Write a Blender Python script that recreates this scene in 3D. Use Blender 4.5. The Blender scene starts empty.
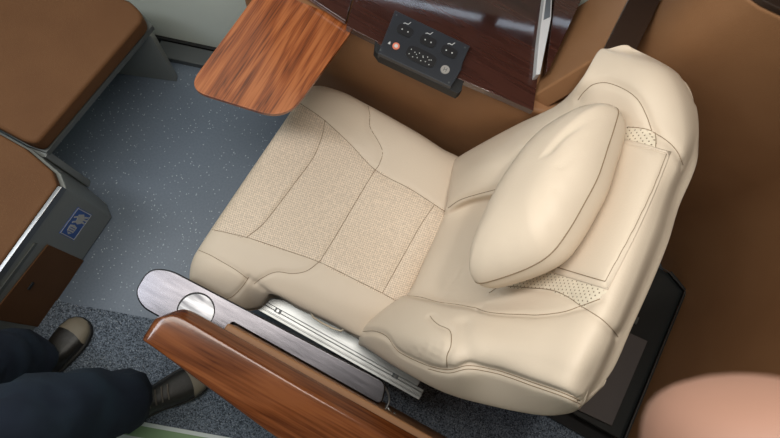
import bpy, bmesh, math, random
import numpy as np
from mathutils import Vector, Matrix
from mathutils.bvhtree import BVHTree

random.seed(7)
COL = bpy.context.scene.collection

# ------------------------------------------------------------------ camera frame (measured from the photograph)
H = 2.0
FPX = 600.0
def _cam_axes():
    D = Vector((332 - 390, -(354 - 219), -FPX)).normalized()
    Z = -D
    t = -(.87 * Z.x - .48 * Z.y) / Z.z
    X = Vector((.87, -.48, t)).normalized()
    Y = Z.cross(X)
    return X, Y, Z
_X, _Y, _Z = _cam_axes()
CAM_R = Matrix((_X, _Y, _Z))            # camera space -> world
CAM = Vector((0, 0, H))
def ray(px, py):
    return (CAM_R @ Vector((px - 390, -(py - 219), -FPX))).normalized()
def at(px, py, z):
    v = ray(px, py); s = (z - H) / v.z
    return CAM + v * s
def hit(px, py, p0, n):
    v = ray(px, py); s = (Vector(p0) - CAM).dot(Vector(n)) / v.dot(Vector(n))
    return CAM + v * s
def to_px(p):
    c = CAM_R.transposed() @ (Vector(p) - CAM)
    return (390 - FPX * c.x / c.z, 219 + FPX * c.y / c.z)

# ------------------------------------------------------------------ materials
def mat(name, color, rough=.5, metal=0., spec=.5, coat=0., bump=None, sheen=0.):
    m = bpy.data.materials.new(name); m.use_nodes = True
    nt = m.node_tree; b = nt.nodes['Principled BSDF']
    b.inputs['Base Color'].default_value = (*color, 1)
    b.inputs['Roughness'].default_value = rough
    b.inputs['Metallic'].default_value = metal
    b.inputs['Specular IOR Level'].default_value = spec
    b.inputs['Coat Weight'].default_value = coat
    b.inputs['Coat Roughness'].default_value = .08
    if bump:
        scale, strength, dist = bump
        tc = nt.nodes.new('ShaderNodeTexCoord'); nz = nt.nodes.new('ShaderNodeTexNoise')
        nz.inputs['Scale'].default_value = scale; nz.inputs['Detail'].default_value = 4
        bp = nt.nodes.new('ShaderNodeBump'); bp.inputs['Strength'].default_value = strength
        bp.inputs['Distance'].default_value = dist
        nt.links.new(tc.outputs['Object'], nz.inputs['Vector'])
        nt.links.new(nz.outputs['Fac'], bp.inputs['Height'])
        nt.links.new(bp.outputs['Normal'], b.inputs['Normal'])
    return m
def N(m, t, **kw):
    n = m.node_tree.nodes.new(t)
    for k, v in kw.items(): setattr(n, k, v)
    return n
def L(m, a, b): m.node_tree.links.new(a, b)
def ramp(m, stops):
    r = N(m, 'ShaderNodeValToRGB'); e = r.color_ramp.elements
    while len(e) < len(stops): e.new(.5)
    for i, (p, c) in enumerate(stops):
        e[i].position = p; e[i].color = (*c, 1)
    return r
def mapping(m, scale=(1, 1, 1), rot=(0, 0, 0)):
    tc = N(m, 'ShaderNodeTexCoord'); mp = N(m, 'ShaderNodeMapping')
    mp.inputs['Scale'].default_value = scale; mp.inputs['Rotation'].default_value = rot
    L(m, tc.outputs['Object'], mp.inputs['Vector']); return mp.outputs['Vector']

CREAM = (.66, .558, .45)
m_cream = mat('cream_leather', CREAM, .50, spec=.28, bump=(260, .12, .002))
m_thread = mat('seam_thread', (.24, .17, .105), .7)
m_piping = mat('cream_piping', (.66, .56, .42), .45)

# perforated leather: small dots
def perf_material(name, base, dark, pitch, size, amount, tilt=0., mottle=1.):
    m = mat(name, base, .5, spec=.35); b = m.node_tree.nodes['Principled BSDF']
    tc = N(m, 'ShaderNodeTexCoord')
    def dot(vec):
        d = N(m, 'ShaderNodeVectorMath', operation='DOT_PRODUCT'); d.inputs[1].default_value = vec
        L(m, tc.outputs['Object'], d.inputs[0]); return d.outputs['Value']
    ct, st_ = math.cos(tilt), math.sin(tilt)
    ux = Vector((ct, 0, st_)); uy = Vector((0, 1, 0))
    k = 1 / pitch / math.sqrt(2)
    sq_ = []
    for v in (ux + uy, ux - uy):
        f = N(m, 'ShaderNodeMath', operation='FRACT'); L(m, dot(v * k), f.inputs[0])
        q = N(m, 'ShaderNodeMath', operation='SUBTRACT'); q.inputs[1].default_value = .5; L(m, f.outputs[0], q.inputs[0])
        p = N(m, 'ShaderNodeMath', operation='POWER'); p.inputs[1].default_value = 2; L(m, q.outputs[0], p.inputs[0]); sq_.append(p.outputs[0])
    ad = N(m, 'ShaderNodeMath', operation='ADD'); L(m, sq_[0], ad.inputs[0]); L(m, sq_[1], ad.inputs[1])
    lt = N(m, 'ShaderNodeMath', operation='LESS_THAN'); lt.inputs[1].default_value = size * size; L(m, ad.outputs[0], lt.inputs[0])
    ml = N(m, 'ShaderNodeMath', operation='MULTIPLY'); ml.inputs[1].default_value = amount; L(m, lt.outputs[0], ml.inputs[0])
    nz = N(m, 'ShaderNodeTexNoise'); nz.inputs['Scale'].default_value = 1 / pitch * .8; nz.inputs['Detail'].default_value = 1
    L(m, tc.outputs['Object'], nz.inputs['Vector'])
    r2 = ramp(m, [(.36, tuple(c * (1 - .16 * mottle) for c in base)), (.64, tuple(min(1, c * (1 + .2 * mottle)) for c in base))])
    L(m, nz.outputs['Fac'], r2.inputs['Fac'])
    mx = N(m, 'ShaderNodeMix', data_type='RGBA'); L(m, ml.outputs[0], mx.inputs['Factor'])
    L(m, r2.outputs['Color'], mx.inputs[6]); mx.inputs[7].default_value = (*dark, 1)
    L(m, mx.outputs[2], b.inputs['Base Color'])
    return m
m_perf = perf_material('perforated_cream_leather', (.72, .60, .48), (.33, .24, .17), .0046, .30, .75, 0., .55)
m_perf2 = perf_material('perforated_headrest_leather', (.70, .62, .50), (.16, .11, .07), .0085, .17, .95, 1.08, .2)

def leather(name, c1, c2, rough=.5):
    m = mat(name, c1, rough, spec=.35, bump=(320, .25, .002)); b = m.node_tree.nodes['Principled BSDF']
    v = mapping(m, (3, 3, 3)); nz = N(m, 'ShaderNodeTexNoise'); nz.inputs['Scale'].default_value = 2
    L(m, v, nz.inputs['Vector']); r = ramp(m, [(.35, c1), (.7, c2)])
    L(m, nz.outputs['Fac'], r.inputs['Fac']); L(m, r.outputs['Color'], b.inputs['Base Color']); return m
m_brown = leather('tan_brown_leather', (.27, .132, .060), (.30, .150, .070), .55)
m_brown2 = leather('bench_brown_leather', (.135, .062, .028), (.155, .073, .033), .68)
m_brown2.node_tree.nodes['Principled BSDF'].inputs['Specular IOR Level'].default_value = .15

def wood(name, cols, rot, sy, scale, rough, coat, dist=3.5):
    ax = rot > 1; rot = 0
    m = mat(name, cols[0], rough, coat=coat); b = m.node_tree.nodes['Principled BSDF']
    v = mapping(m, (scale * sy, scale, scale) if ax else (scale, scale * sy, scale), (0, 0, rot))
    nz = N(m, 'ShaderNodeTexNoise'); nz.inputs['Scale'].default_value = 1.6; nz.inputs['Detail'].default_value = 3
    nz.inputs['Distortion'].default_value = .6
    L(m, v, nz.inputs['Vector'])
    mul = N(m, 'ShaderNodeMath', operation='MULTIPLY'); mul.inputs[1].default_value = dist
    L(m, nz.outputs['Fac'], mul.inputs[0])
    sn = N(m, 'ShaderNodeMath', operation='PINGPONG'); sn.inputs[1].default_value = .5
    L(m, mul.outputs[0], sn.inputs[0])
    v2 = mapping(m, (scale * sy * 2, scale * 9, scale * 9) if ax else (scale * 9, scale * sy * 2.0, scale * 9), (0, 0, rot))
    n2 = N(m, 'ShaderNodeTexNoise'); n2.inputs['Scale'].default_value = 2.2; n2.inputs['Detail'].default_value = 6
    L(m, v2, n2.inputs['Vector'])
    ad = N(m, 'ShaderNodeMath', operation='MULTIPLY_ADD'); ad.inputs[1].default_value = .9
    L(m, sn.outputs[0], ad.inputs[0]); L(m, n2.outputs['Fac'], ad.inputs[2])
    r = ramp(m, [(.38, cols[0]), (.62, cols[1]), (.92, cols[2])])
    L(m, ad.outputs[0], r.inputs['Fac']); L(m, r.outputs['Color'], b.inputs['Base Color']); return m
m_tray = wood('orange_brown_wood', [(.11, .026, .007), (.27, .070, .018), (.42, .135, .042)], .10, .10, 15, .30, .35, 4)
m_mahog = wood('glossy_reddish_wood', [(.075, .019, .006), (.14, .040, .012), (.22, .070, .022)], math.pi/2, .15, 8, .17, .30, 2.2)
m_mahog.node_tree.nodes['Principled BSDF'].inputs['Specular IOR Level'].default_value = .25
m_mahog_side = mat('dark_reddish_wood', (.062, .017, .009), .22, coat=.7)
m_dwood = wood('dark_polished_wood', [(.022, .007, .005), (.036, .011, .008), (.050, .017, .012)], math.pi/2 + .2, .12, 8, .14, .6, 3)
m_dtrim = mat('dark_brown_trim', (.028, .015, .010), .4)

def brushed(name, c1, c2, rough, rot=0., metal=1.):
    m = mat(name, c1, rough, metal); b = m.node_tree.nodes['Principled BSDF']
    v = mapping(m, (9, 60, 20), (0, 0, rot)); nz = N(m, 'ShaderNodeTexNoise')
    nz.inputs['Scale'].default_value = 1.0; nz.inputs['Detail'].default_value = 5
    L(m, v, nz.inputs['Vector']); r = ramp(m, [(.35, c1), (.65, c2)])
    L(m, nz.outputs['Fac'], r.inputs['Fac']); L(m, r.outputs['Color'], b.inputs['Base Color'])
    bp = N(m, 'ShaderNodeBump'); bp.inputs['Strength'].default_value = .25; bp.inputs['Distance'].default_value = .001
    L(m, nz.outputs['Fac'], bp.inputs['Height']); L(m, bp.outputs['Normal'], b.inputs['Normal']); return m
m_plate = brushed('polished_dark_metal', (.078, .075, .084), (.10, .096, .106), .24)
m_disc = brushed('brushed_bright_metal', (.06, .06, .065), (.22, .22, .23), .28, 1.1)
m_alu = brushed('pale_aluminium', (.30, .31, .31), (.42, .43, .43), .42)
m_chrome = mat('chrome', (.22, .22, .22), .3, 1)
m_blackgloss = mat('dark_glossy_metal', (.028, .032, .033), .16, .2, spec=.6)
m_reflection = mat('reflection_grey', (.15, .14, .142), .25, .4)  # grey that paints the reflection seen in the base tray
m_black = mat('matt_black', (.006, .006, .007), .6)
m_grey = mat('grey_painted_metal', (.27, .285, .275), .40, .3, bump=(30, .05, .001))
m_greyd = mat('dark_grey_painted_metal', (.09, .10, .105), .45, .2)
m_greyl = mat('light_grey_edge', (.13, .14, .135), .4, .3)
m_wall = mat('pale_grey_green_panel', (.76, .82, .76), .5, bump=(40, .03, .001))
m_ceil = mat('off_white_ceiling', (.7, .69, .66), .6)
m_ctl = mat('black_control_plastic', (.022, .025, .033), .34, bump=(500, .1, .0005))
m_btn = mat('button_rubber', (.006, .006, .008), .45)
m_white = mat('white_print', (.62, .62, .62), .6)
m_silver = mat('silver_button', (.42, .40, .38), .35, .4)
m_red = mat('red_call_button', (.75, .22, .14), .4)
m_blue = mat('blue_sticker', (.022, .11, .46), .35)
m_paper = mat('booklet_paper', (.60, .60, .62), .5)
m_skin = mat('skin', (.165, .090, .065), .65, spec=.3)
m_shirt = mat('dark_shirt', (.03, .03, .035), .8)
m_hair = mat('dark_hair', (.01, .008, .007), .6)
m_white_edge = mat('floor_strip_white', (.60, .66, .66), .5)
m_green = mat('floor_strip_green', (.20, .32, .17), .5)
m_bluegrey = mat('floor_strip_blue_grey', (.10, .14, .17), .5)
m_blind = mat('brown_blind', (.10, .06, .045), .8)
m_glass = mat('window_glass', (.9, .95, .95), .02); m_glass.node_tree.nodes['Principled BSDF'].inputs['Transmission Weight'].default_value = 1
m_lamp_housing = mat('lamp_housing', (.6, .6, .6), .5)

def speckle(name, base, base2, spot, scale, thr, rough, bump=0., spot2=None):
    m = mat(name, base, rough); b = m.node_tree.nodes['Principled BSDF']
    v = mapping(m)
    vo = N(m, 'ShaderNodeTexVoronoi'); vo.inputs['Scale'].default_value = scale
    L(m, v, vo.inputs['Vector'])
    nz = N(m, 'ShaderNodeTexNoise'); nz.inputs['Scale'].default_value = scale * .9; nz.inputs['Detail'].default_value = 3
    L(m, v, nz.inputs['Vector'])
    r = ramp(m, [(.35, base), (.65, base2)]); L(m, nz.outputs['Fac'], r.inputs['Fac'])
    sep = N(m, 'ShaderNodeSeparateColor'); L(m, vo.outputs['Color'], sep.inputs['Color'])
    g = N(m, 'ShaderNodeMath', operation='GREATER_THAN'); g.inputs[1].default_value = thr
    L(m, sep.outputs[0], g.inputs[0])
    d = N(m, 'ShaderNodeMath', operation='LESS_THAN'); d.inputs[1].default_value = .32
    L(m, vo.outputs['Distance'], d.inputs[0])
    mu = N(m, 'ShaderNodeMath', operation='MULTIPLY'); L(m, g.outputs[0], mu.inputs[0]); L(m, d.outputs[0], mu.inputs[1])
    mx = N(m, 'ShaderNodeMix', data_type='RGBA'); L(m, mu.outputs[0], mx.inputs['Factor'])
    L(m, r.outputs['Color'], mx.inputs[6]); mx.inputs[7].default_value = (*spot, 1)
    L(m, mx.outputs[2], b.inputs['Base Color'])
    if bump:
        bp = N(m, 'ShaderNodeBump'); bp.inputs['Strength'].default_value = bump; bp.inputs['Distance'].default_value = .004
        L(m, nz.outputs['Fac'], bp.inputs['Height']); L(m, bp.outputs['Normal'], b.inputs['Normal'])
    return m
m_vinyl = speckle('blue_grey_speckled_vinyl', (.112, .145, .192), (.130, .165, .215), (.40, .46, .50), 175, .91, .42)
m_carpet = speckle('charcoal_speckled_carpet', (.018, .026, .038), (.20, .24, .30), (.42, .45, .48), 260, .86, .9, .8)

def jeans_mat():
    m = mat('dark_blue_denim', (.008, .016, .034), .85, bump=(900, .3, .001)); b = m.node_tree.nodes['Principled BSDF']
    v = mapping(m, (4, 4, 4)); nz = N(m, 'ShaderNodeTexNoise'); nz.inputs['Scale'].default_value = 1.6
    L(m, v, nz.inputs['Vector']); r = ramp(m, [(.4, (.006, .013, .03)), (.75, (.018, .038, .062))])
    L(m, nz.outputs['Fac'], r.inputs['Fac']); L(m, r.outputs['Color'], b.inputs['Base Color']); return m
m_jeans = jeans_mat()
m_shoe = mat('worn_dark_leather', (.014, .012, .010), .45, bump=(120, .3, .002))
m_toe = mat('grey_rubber_toe', (.20, .17, .125), .55)
m_sole = mat('dark_rubber_sole', (.02, .018, .016), .7)
m_lace = mat('grey_lace', (.14, .12, .10), .8)

# ------------------------------------------------------------------ object helpers
def tag(o, label=None, cat=None, group=None, kind=None):
    if label: o['label'] = label
    if cat: o['category'] = cat
    if group: o['group'] = group
    if kind: o['kind'] = kind
    return o
def empty(name, loc, label, cat, group=None):
    o = bpy.data.objects.new(name, None); COL.objects.link(o); o.location = loc
    o.empty_display_size = .05
    return tag(o, label, cat, group)
def link_mesh(name, verts, faces, mats, parent=None, smooth=False, fmat=None, bevel=0., bseg=3):
    me = bpy.data.meshes.new(name)
    off = Vector(parent.matrix_world.translation) if False else Vector((0, 0, 0))
    p = parent
    while p is not None:
        off = off + Vector(p.location); p = p.parent
    me.from_pydata([tuple(Vector(v) - off) for v in verts], [], [tuple(f) for f in faces])
    if not isinstance(mats, (list, tuple)): mats = [mats]
    for m in mats: me.materials.append(m)
    if fmat is not None: me.polygons.foreach_set('material_index', list(fmat))
    bm = bmesh.new(); bm.from_mesh(me)
    bmesh.ops.recalc_face_normals(bm, faces=bm.faces); bm.to_mesh(me); bm.free()
    if smooth: me.polygons.foreach_set('use_smooth', [True] * len(me.polygons))
    me.update()
    o = bpy.data.objects.new(name, me); COL.objects.link(o); o.parent = parent
    if bevel:
        b = o.modifiers.new('bevel', 'BEVEL'); b.width = bevel; b.segments = bseg; b.limit_method = 'ANGLE'
        b.angle_limit = math.radians(32)
        if not smooth:
            me.polygons.foreach_set('use_smooth', [True] * len(me.polygons))
            w = o.modifiers.new('wn', 'WEIGHTED_NORMAL'); w.keep_sharp = False
    return o
class MB:
    def __init__(s): s.v = []; s.f = []; s.m = []
    def add(s, vs, fs, mi=0):
        k = len(s.v); s.v += [Vector(v) for v in vs]; s.f += [tuple(i + k for i in f) for f in fs]; s.m += [mi] * len(fs)
        return s
    def box(s, x0, x1, y0, y1, z0, z1, mi=0, R=None, c=None):
        vs = [Vector((x, y, z)) for z in (z0, z1) for x, y in ((x0, y0), (x1, y0), (x1, y1), (x0, y1))]
        if R is not None: vs = [R @ (v - c) + c for v in vs]
        return s.add(vs, [(0, 3, 2, 1), (4, 5, 6, 7), (0, 1, 5, 4), (1, 2, 6, 5), (2, 3, 7, 6), (3, 0, 4, 7)], mi)
    def prism(s, pts, z0, z1, mi=0):
        n = len(pts)
        g = lambda z, i: z[i] if isinstance(z, (list, tuple)) else z
        vs = [(p[0], p[1], g(z0, i)) for i, p in enumerate(pts)] + [(p[0], p[1], g(z1, i)) for i, p in enumerate(pts)]
        fs = [tuple(range(n - 1, -1, -1)), tuple(range(n, 2 * n))] + [(i, (i + 1) % n, n + (i + 1) % n, n + i) for i in range(n)]
        return s.add(vs, fs, mi)
    def slab(s, pts, off, mi=0):            # polygon of 3D points extruded by a vector
        n = len(pts); off = Vector(off); vs = [Vector(p) for p in pts]; vs += [v + off for v in vs]
        fs = [tuple(range(n)), tuple(range(2 * n - 1, n - 1, -1))] + [(i, n + i, n + (i + 1) % n, (i + 1) % n) for i in range(n)]
        return s.add(vs, fs, mi)
    def tube(s, pts, r, mi=0, k=6, caps=True):
        pts = [Vector(p) for p in pts]; n = len(pts); vs = []
        for i, p in enumerate(pts):
            t = (pts[min(i + 1, n - 1)] - pts[max(i - 1, 0)]).normalized()
            a = t.cross(Vector((0, 0, 1)))
            if a.length < .1: a = t.cross(Vector((1, 0, 0)))
            a.normalize(); b = t.cross(a)
            rr = r[i] if isinstance(r, (list, tuple)) else r
            vs += [p + (a * math.cos(2 * math.pi * j / k) + b * math.sin(2 * math.pi * j / k)) * rr for j in range(k)]
        fs = [(i * k + j, i * k + (j + 1) % k, (i + 1) * k + (j + 1) % k, (i + 1) * k + j) for i in range(n - 1) for j in range(k)]
        if caps: fs += [tuple(range(k - 1, -1, -1)), tuple((n - 1) * k + j for j in range(k))]
        return s.add(vs, fs, mi)
    def disc(s, c, n, r, h, mi=0, k=32):    # short cylinder from c along n
        c = Vector(c); n = Vector(n).normalized()
        a = n.orthogonal().normalized(); b = n.cross(a)
        ring = [a * math.cos(2 * math.pi * j / k) + b * math.sin(2 * math.pi * j / k) for j in range(k)]
        return s.slab([c + q * r for q in ring], n * h, mi)
    def build(s, name, mats, parent=None, **kw):
        return link_mesh(name, s.v, s.f, mats, parent, fmat=s.m, **kw)

def crom(p0, p1, p2, p3, t):
    return .5 * ((2 * p1) + (-p0 + p2) * t + (2 * p0 - 5 * p1 + 4 * p2 - p3) * t * t + (-p0 + 3 * p1 - 3 * p2 + p3) * t ** 3)
def crom_line(P, n, closed=False):
    P = np.array(P, float); k = len(P); out = []
    segs = k if closed else k - 1
    for i in range(segs):
        if closed: a, b, c, d = P[(i - 1) % k], P[i], P[(i + 1) % k], P[(i + 2) % k]
        else:
            b, c = P[i], P[i + 1]; a = P[i - 1] if i else 2 * b - c; d = P[i + 2] if i + 2 < k else 2 * c - b
        for j in range(n): out.append(crom(a, b, c, d, j / n))
    if not closed: out.append(P[-1])
    return np.array(out)
def round_poly(pts, radii, seg=6):
    out = []; n = len(pts); pts = [Vector(p[:2]) for p in pts]
    for i, p in enumerate(pts):
        r = radii[i] if isinstance(radii, (list, tuple)) else radii
        if r <= 0: out.append(p); continue
        a = (pts[i - 1] - p); b = (pts[(i + 1) % n] - p)
        d = min(r, a.length * .49, b.length * .49); A = p + a.normalized() * d; B = p + b.normalized() * d
        for k in range(seg + 1):
            t = k / seg; out.append((1 - t) ** 2 * A + 2 * t * (1 - t) * p + t * t * B)
    return out

# closed upholstered surface from a control net: rows x columns, columns periodic; ends capped
def upholstery(name, net, nu, nv, seams, perf, mats, parent, groove=.0030, gw=.006, thread_r=.0008, folds=()):
    net = np.array(net, float)                                   # rows, cols, 3
    rows = [crom_line(r, nu, closed=True) for r in net]
    rows = np.array(rows); R, K, _ = rows.shape
    full = np.array([crom_line(rows[:, j], nv) for j in range(K)]).transpose(1, 0, 2)
    nr = full.shape[0]
    V = full.reshape(-1, 3)
    F = [(i * K + j, i * K + (j + 1) % K, (i + 1) * K + (j + 1) % K, (i + 1) * K + j) for i in range(nr - 1) for j in range(K)]
    bvh = BVHTree.FromPolygons([Vector(v) for v in V], F)
    def cast(px, py):
        loc, nrm, idx, d = bvh.ray_cast(CAM, ray(px, py))
        return loc, nrm
    # vertex normals
    du = np.roll(full, -1, 1) - np.roll(full, 1, 1); dv = np.gradient(full, axis=0)
    nn = np.cross(du, dv); nn /= np.linalg.norm(nn, axis=2, keepdims=True) + 1e-12
    c = full.reshape(-1, 3).mean(0)
    nn = nn.reshape(-1, 3)
    mid = V - c
    if (nn * mid).sum() < 0: nn = -nn
    lines = []
    for s in seams:
        ln = []
        for q in crom_line(s, 10):
            loc, nrm = cast(*q)
            if loc is not None: ln.append(loc)
        if len(ln) > 2: lines.append(ln)
    Vd = V.copy()
    def press(lns, depth, width):
        for ln in lns:
            A = np.array([tuple(p) for p in ln])
            lo = A.min(0) - .03; hi = A.max(0) + .03
            idx = np.where(np.all((V > lo) & (V < hi), axis=1))[0]
            for ch in range(0, len(idx), 4000):
                ii = idx[ch:ch + 4000]; P = V[ii]
                dmin = np.full(len(ii), 1e9)
                for a, b in zip(A[:-1], A[1:]):
                    ab = b - a; t = np.clip(((P - a) @ ab) / (ab @ ab + 1e-12), 0, 1)
                    d = np.linalg.norm(P - a - t[:, None] * ab, axis=1); dmin = np.minimum(dmin, d)
                Vd[ii] -= nn[ii] * (depth * np.exp(-(dmin / width) ** 2))[:, None]
    press(lines, groove, gw)
    for fl, depth, width in folds:
        lns = []
        for s in fl:
            ln = [cast(*q)[0] for q in crom_line(s, 6)]; ln = [p for p in ln if p is not None]
            if len(ln) > 1: lns.append(ln)
        press(lns, depth, width)
    fm = [0] * len(F)
    if perf:
        for k, f in enumerate(F):
            p = V[list(f)].mean(0)
            n_ = nn[f[0]]
            if n_ @ (np.array((0, 0, H)) - p) <= 0: continue
            q = to_px(p)
            for poly in perf:
                if inside(q, poly): fm[k] = 1; break
    mb = MB(); mb.v = [Vector(v) for v in Vd]; mb.f = F; mb.m = fm
    mb.f.append(tuple(range(K - 1, -1, -1))); mb.m.append(0)
    mb.f.append(tuple((nr - 1) * K + j for j in range(K))); mb.m.append(0)
    b2 = BVHTree.FromPolygons(mb.v, [f for f in F if len(f) == 4])
    for ln in lines:
        pts = []
        for p in ln:
            d = (p - CAM).normalized(); loc, nrm, _, _ = b2.ray_cast(CAM, d)
            if loc is not None: pts.append(loc - (nrm if nrm.dot(d) > 0 else -nrm) * .0003)
        if len(pts) > 2: mb.tube(pts, thread_r, 2, 5)
    o = mb.build(name, mats, parent, smooth=True)
    return o, b2
def inside(q, poly):
    x, y = q; c = False; n = len(poly)
    for i in range(n):
        x1, y1 = poly[i]; x2, y2 = poly[i - 1]
        if (y1 > y) != (y2 > y) and x < (x2 - x1) * (y - y1) / (y2 - y1) + x1: c = not c
    return c

# ================================================================== THE ROOM
AX = math.radians(18)                        # the carriage axis, turned against the seat
ca, sa = math.cos(AX), math.sin(AX)
def car(u, w):                               # carriage coordinates: u along the windows, w towards them
    return (u * ca - w * sa, u * sa + w * ca)
def carbox(mb, u0, u1, w0, w1, z0, z1, mi=0):
    return mb.prism([car(u0, w0), car(u1, w0), car(u1, w1), car(u0, w1)], z0, z1, mi)
W_WIN = Vector((-1.036 * -sa + .665 * ca, 0, 0)).x     # distance of the window wall foot
tag(carbox(MB(), -2.6, 2.6, -1.9, W_WIN + .05, -.05, 0).build('floor', m_vinyl), kind='structure')
tag(carbox(MB(), -2.6, 2.6, -1.9, W_WIN + .05, 2.3, 2.35).build('ceiling', m_ceil), kind='structure')
UW0, UW1 = -.42, 1.50
mb = MB()
carbox(mb, -2.6, 2.6, W_WIN, W_WIN + .05, 0, .865); carbox(mb, -2.6, 2.6, W_WIN, W_WIN + .05, 1.60, 2.3)
carbox(mb, -2.6, UW0, W_WIN, W_WIN + .05, .865, 1.60); carbox(mb, UW1, 2.6, W_WIN, W_WIN + .05, .865, 1.60)
tag(mb.build('wall_window', m_wall), kind='structure')
mb = MB()
for u0, u1 in ((UW0, UW0 + .02), (.225, .265), (UW1 - .02, UW1)): carbox(mb, u0, u1, W_WIN + .002, W_WIN + .045, .866, 1.599)
carbox(mb, UW0 + .021, UW1 - .021, W_WIN + .002, W_WIN + .045, .866, .880); carbox(mb, UW0 + .021, UW1 - .021, W_WIN + .002, W_WIN + .045, 1.585, 1.599)
wn_ = tag(mb.build('window_1', m_dtrim), kind='structure')
for u0, u1 in ((UW0 + .022, .224), (.266, UW1 - .022)):
    mb = MB(); carbox(mb, u0, u1, W_WIN + .028, W_WIN + .032, .881, 1.584); mb.build('pane', m_glass, wn_)
    mb = MB(); carbox(mb, u0, u1, W_WIN + .008, W_WIN + .012, .925, 1.584); mb.build('blind', m_blind, wn_)
tag(carbox(MB(), -2.6, 2.6, -1.95, -1.9, -.05, 2.35).build('wall_aisle', m_wall), kind='structure')
tag(carbox(MB(), -2.65, -2.6, -1.95, W_WIN + .05, -.05, 2.35).build('wall_front', m_wall), kind='structure')
tag(carbox(MB(), 2.6, 2.65, -1.95, W_WIN + .05, -.05, 2.35).build('wall_rear', m_wall), kind='structure')
tag(carbox(MB(), -2.6, 2.6, W_WIN - .012, W_WIN - .001, 0.0, .035).build('baseboard_window', m_black), kind='structure')
# low grey duct along the foot of the window wall
dw = MB(); carbox(dw, -.80, -.1, W_WIN - .075, W_WIN - .014, .001, .03); dd = dw.build('floor_duct', m_greyd, bevel=.003)
tag(dd, 'low dark grey metal duct on the floor at the foot of the pale wall', 'duct')

# aisle carpet and the coloured strip lying along it
w_c = -(-.569) * sa + -.181 * ca
w_c = .569 * sa - .181 * ca
cp = MB(); carbox(cp, -2.5, 2.5, -1.8, w_c, .0005, .006)
tag(cp.build('aisle_carpet', m_carpet), 'dark charcoal speckled carpet on the floor beside the blue-grey vinyl', 'carpet')
w_g = .403 * sa - .450 * ca
gs = MB()
carbox(gs, -.64, 1.2, w_g - .012, w_g, .0065, .0085, 0)
carbox(gs, -.64, 1.2, w_g - .045, w_g - .012, .0065, .0085, 1)
carbox(gs, -.64, 1.2, w_g - .058, w_g - .045, .0065, .0085, 0)
carbox(gs, -.64, 1.2, w_g - .12, w_g - .058, .0065, .0085, 2)
tag(gs.build('floor_strip', [m_white_edge, m_green, m_bluegrey]), 'green and white marking strip lying on the dark carpet', 'floor strip')

# ================================================================== SEAT ACROSS: bench and cabinet
b0 = empty('footrest_bench', (-1.05, .35, 0), 'low padded brown leather bench on grey metal legs at the pale wall', 'bench')
bp_ = [at(-60, -25, .40), at(128, -2, .40), at(145, 16, .40), at(36, 143, .40), at(24, 141, .40), at(-60, 96, .40)]
mb = MB(); mb.prism(round_poly(bp_, [0, .03, .03, .02, .02, 0]), .335, .40)
mb.build('bench_pad', m_brown2, b0, bevel=.012, bseg=4)
mb = MB(); fr = [at(-60, -20, .33), at(130, 2, .33), at(153, 26, .33), at(47, 153, .33), at(28, 146, .33), at(-60, 96, .33)]
mb.prism(fr, .312, .334); mb.build('bench_frame', m_greyl, b0)
for (f0, f1) in (((178, 76), (104, 66)), ((91, 181), (50, 175))):
    p, q = at(*f0, 0), at(*f1, 0); d = (q - p).normalized(); n = Vector((-d.y, d.x, 0)) * (-1 if f0[0] > 100 else -1)
    L_ = .34 if f0[0] > 100 else .20
    mb = MB(); mb.slab([p + Vector((0, 0, .001)), p + d * L_ + Vector((0, 0, .001)), p + d * L_ + Vector((0, 0, .311)), p + Vector((0, 0, .311))], -n * .022, 0)
    mb.build('bench_leg', m_grey, b0, bevel=.002)

c0 = empty('side_cabinet', (-.95, -.1, 0), 'grey metal cabinet with brown padded top and a blue sticker on its front', 'cabinet')
ctop = [(-1.35, .085), (-.988, .085), (-.886, .066), (-.848, .038), (-.848, -.62), (-1.35, -.62)]
mb = MB(); mb.prism(ctop, .0065, .352); mb.build('cabinet_body', m_grey, c0, bevel=.003)
ins = [(-1.34, .078), (-.988, .078), (-.893, .060), (-.858, .034), (-.858, -.61), (-1.34, -.61)]
mb = MB(); mb.prism(ins, .353, .385); mb.build('padded_top', m_brown2, c0, bevel=.008)
mb = MB(); mb.prism([(-.858, .034), (-.846, .038), (-.846, -.62), (-.858, -.62)], .352, .381)
tag(mb.build('edge_trim', m_chrome, c0, bevel=.002), 'bright chrome edge strip')
FX = -.8475
def onf(px, py): return hit(px, py, (FX, 0, 0), (1, 0, 0))
dpt = [onf(47, 244), onf(83, 260), onf(39, 327), onf(-12, 318)]
mb = MB(); mb.slab(dpt, (-.001 + .005, 0, 0)); dr = mb.build('door_panel', m_brown2, c0, bevel=.002)
dr['label'] = 'brown leather door panel'
q = onf(29, 285); mb = MB(); mb.box(q.x + .004, q.x + .008, q.y - .012, q.y + .012, q.z - .006, q.z + .006)
mb.build('latch', m_black, dr, bevel=.001)
gpt = [onf(34, 243), onf(37, 243), onf(-6, 302), onf(-9, 300)]
mb = MB(); mb.slab(gpt, (.003, 0, 0)); mb.build('bead', m_greyl, c0)
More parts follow.
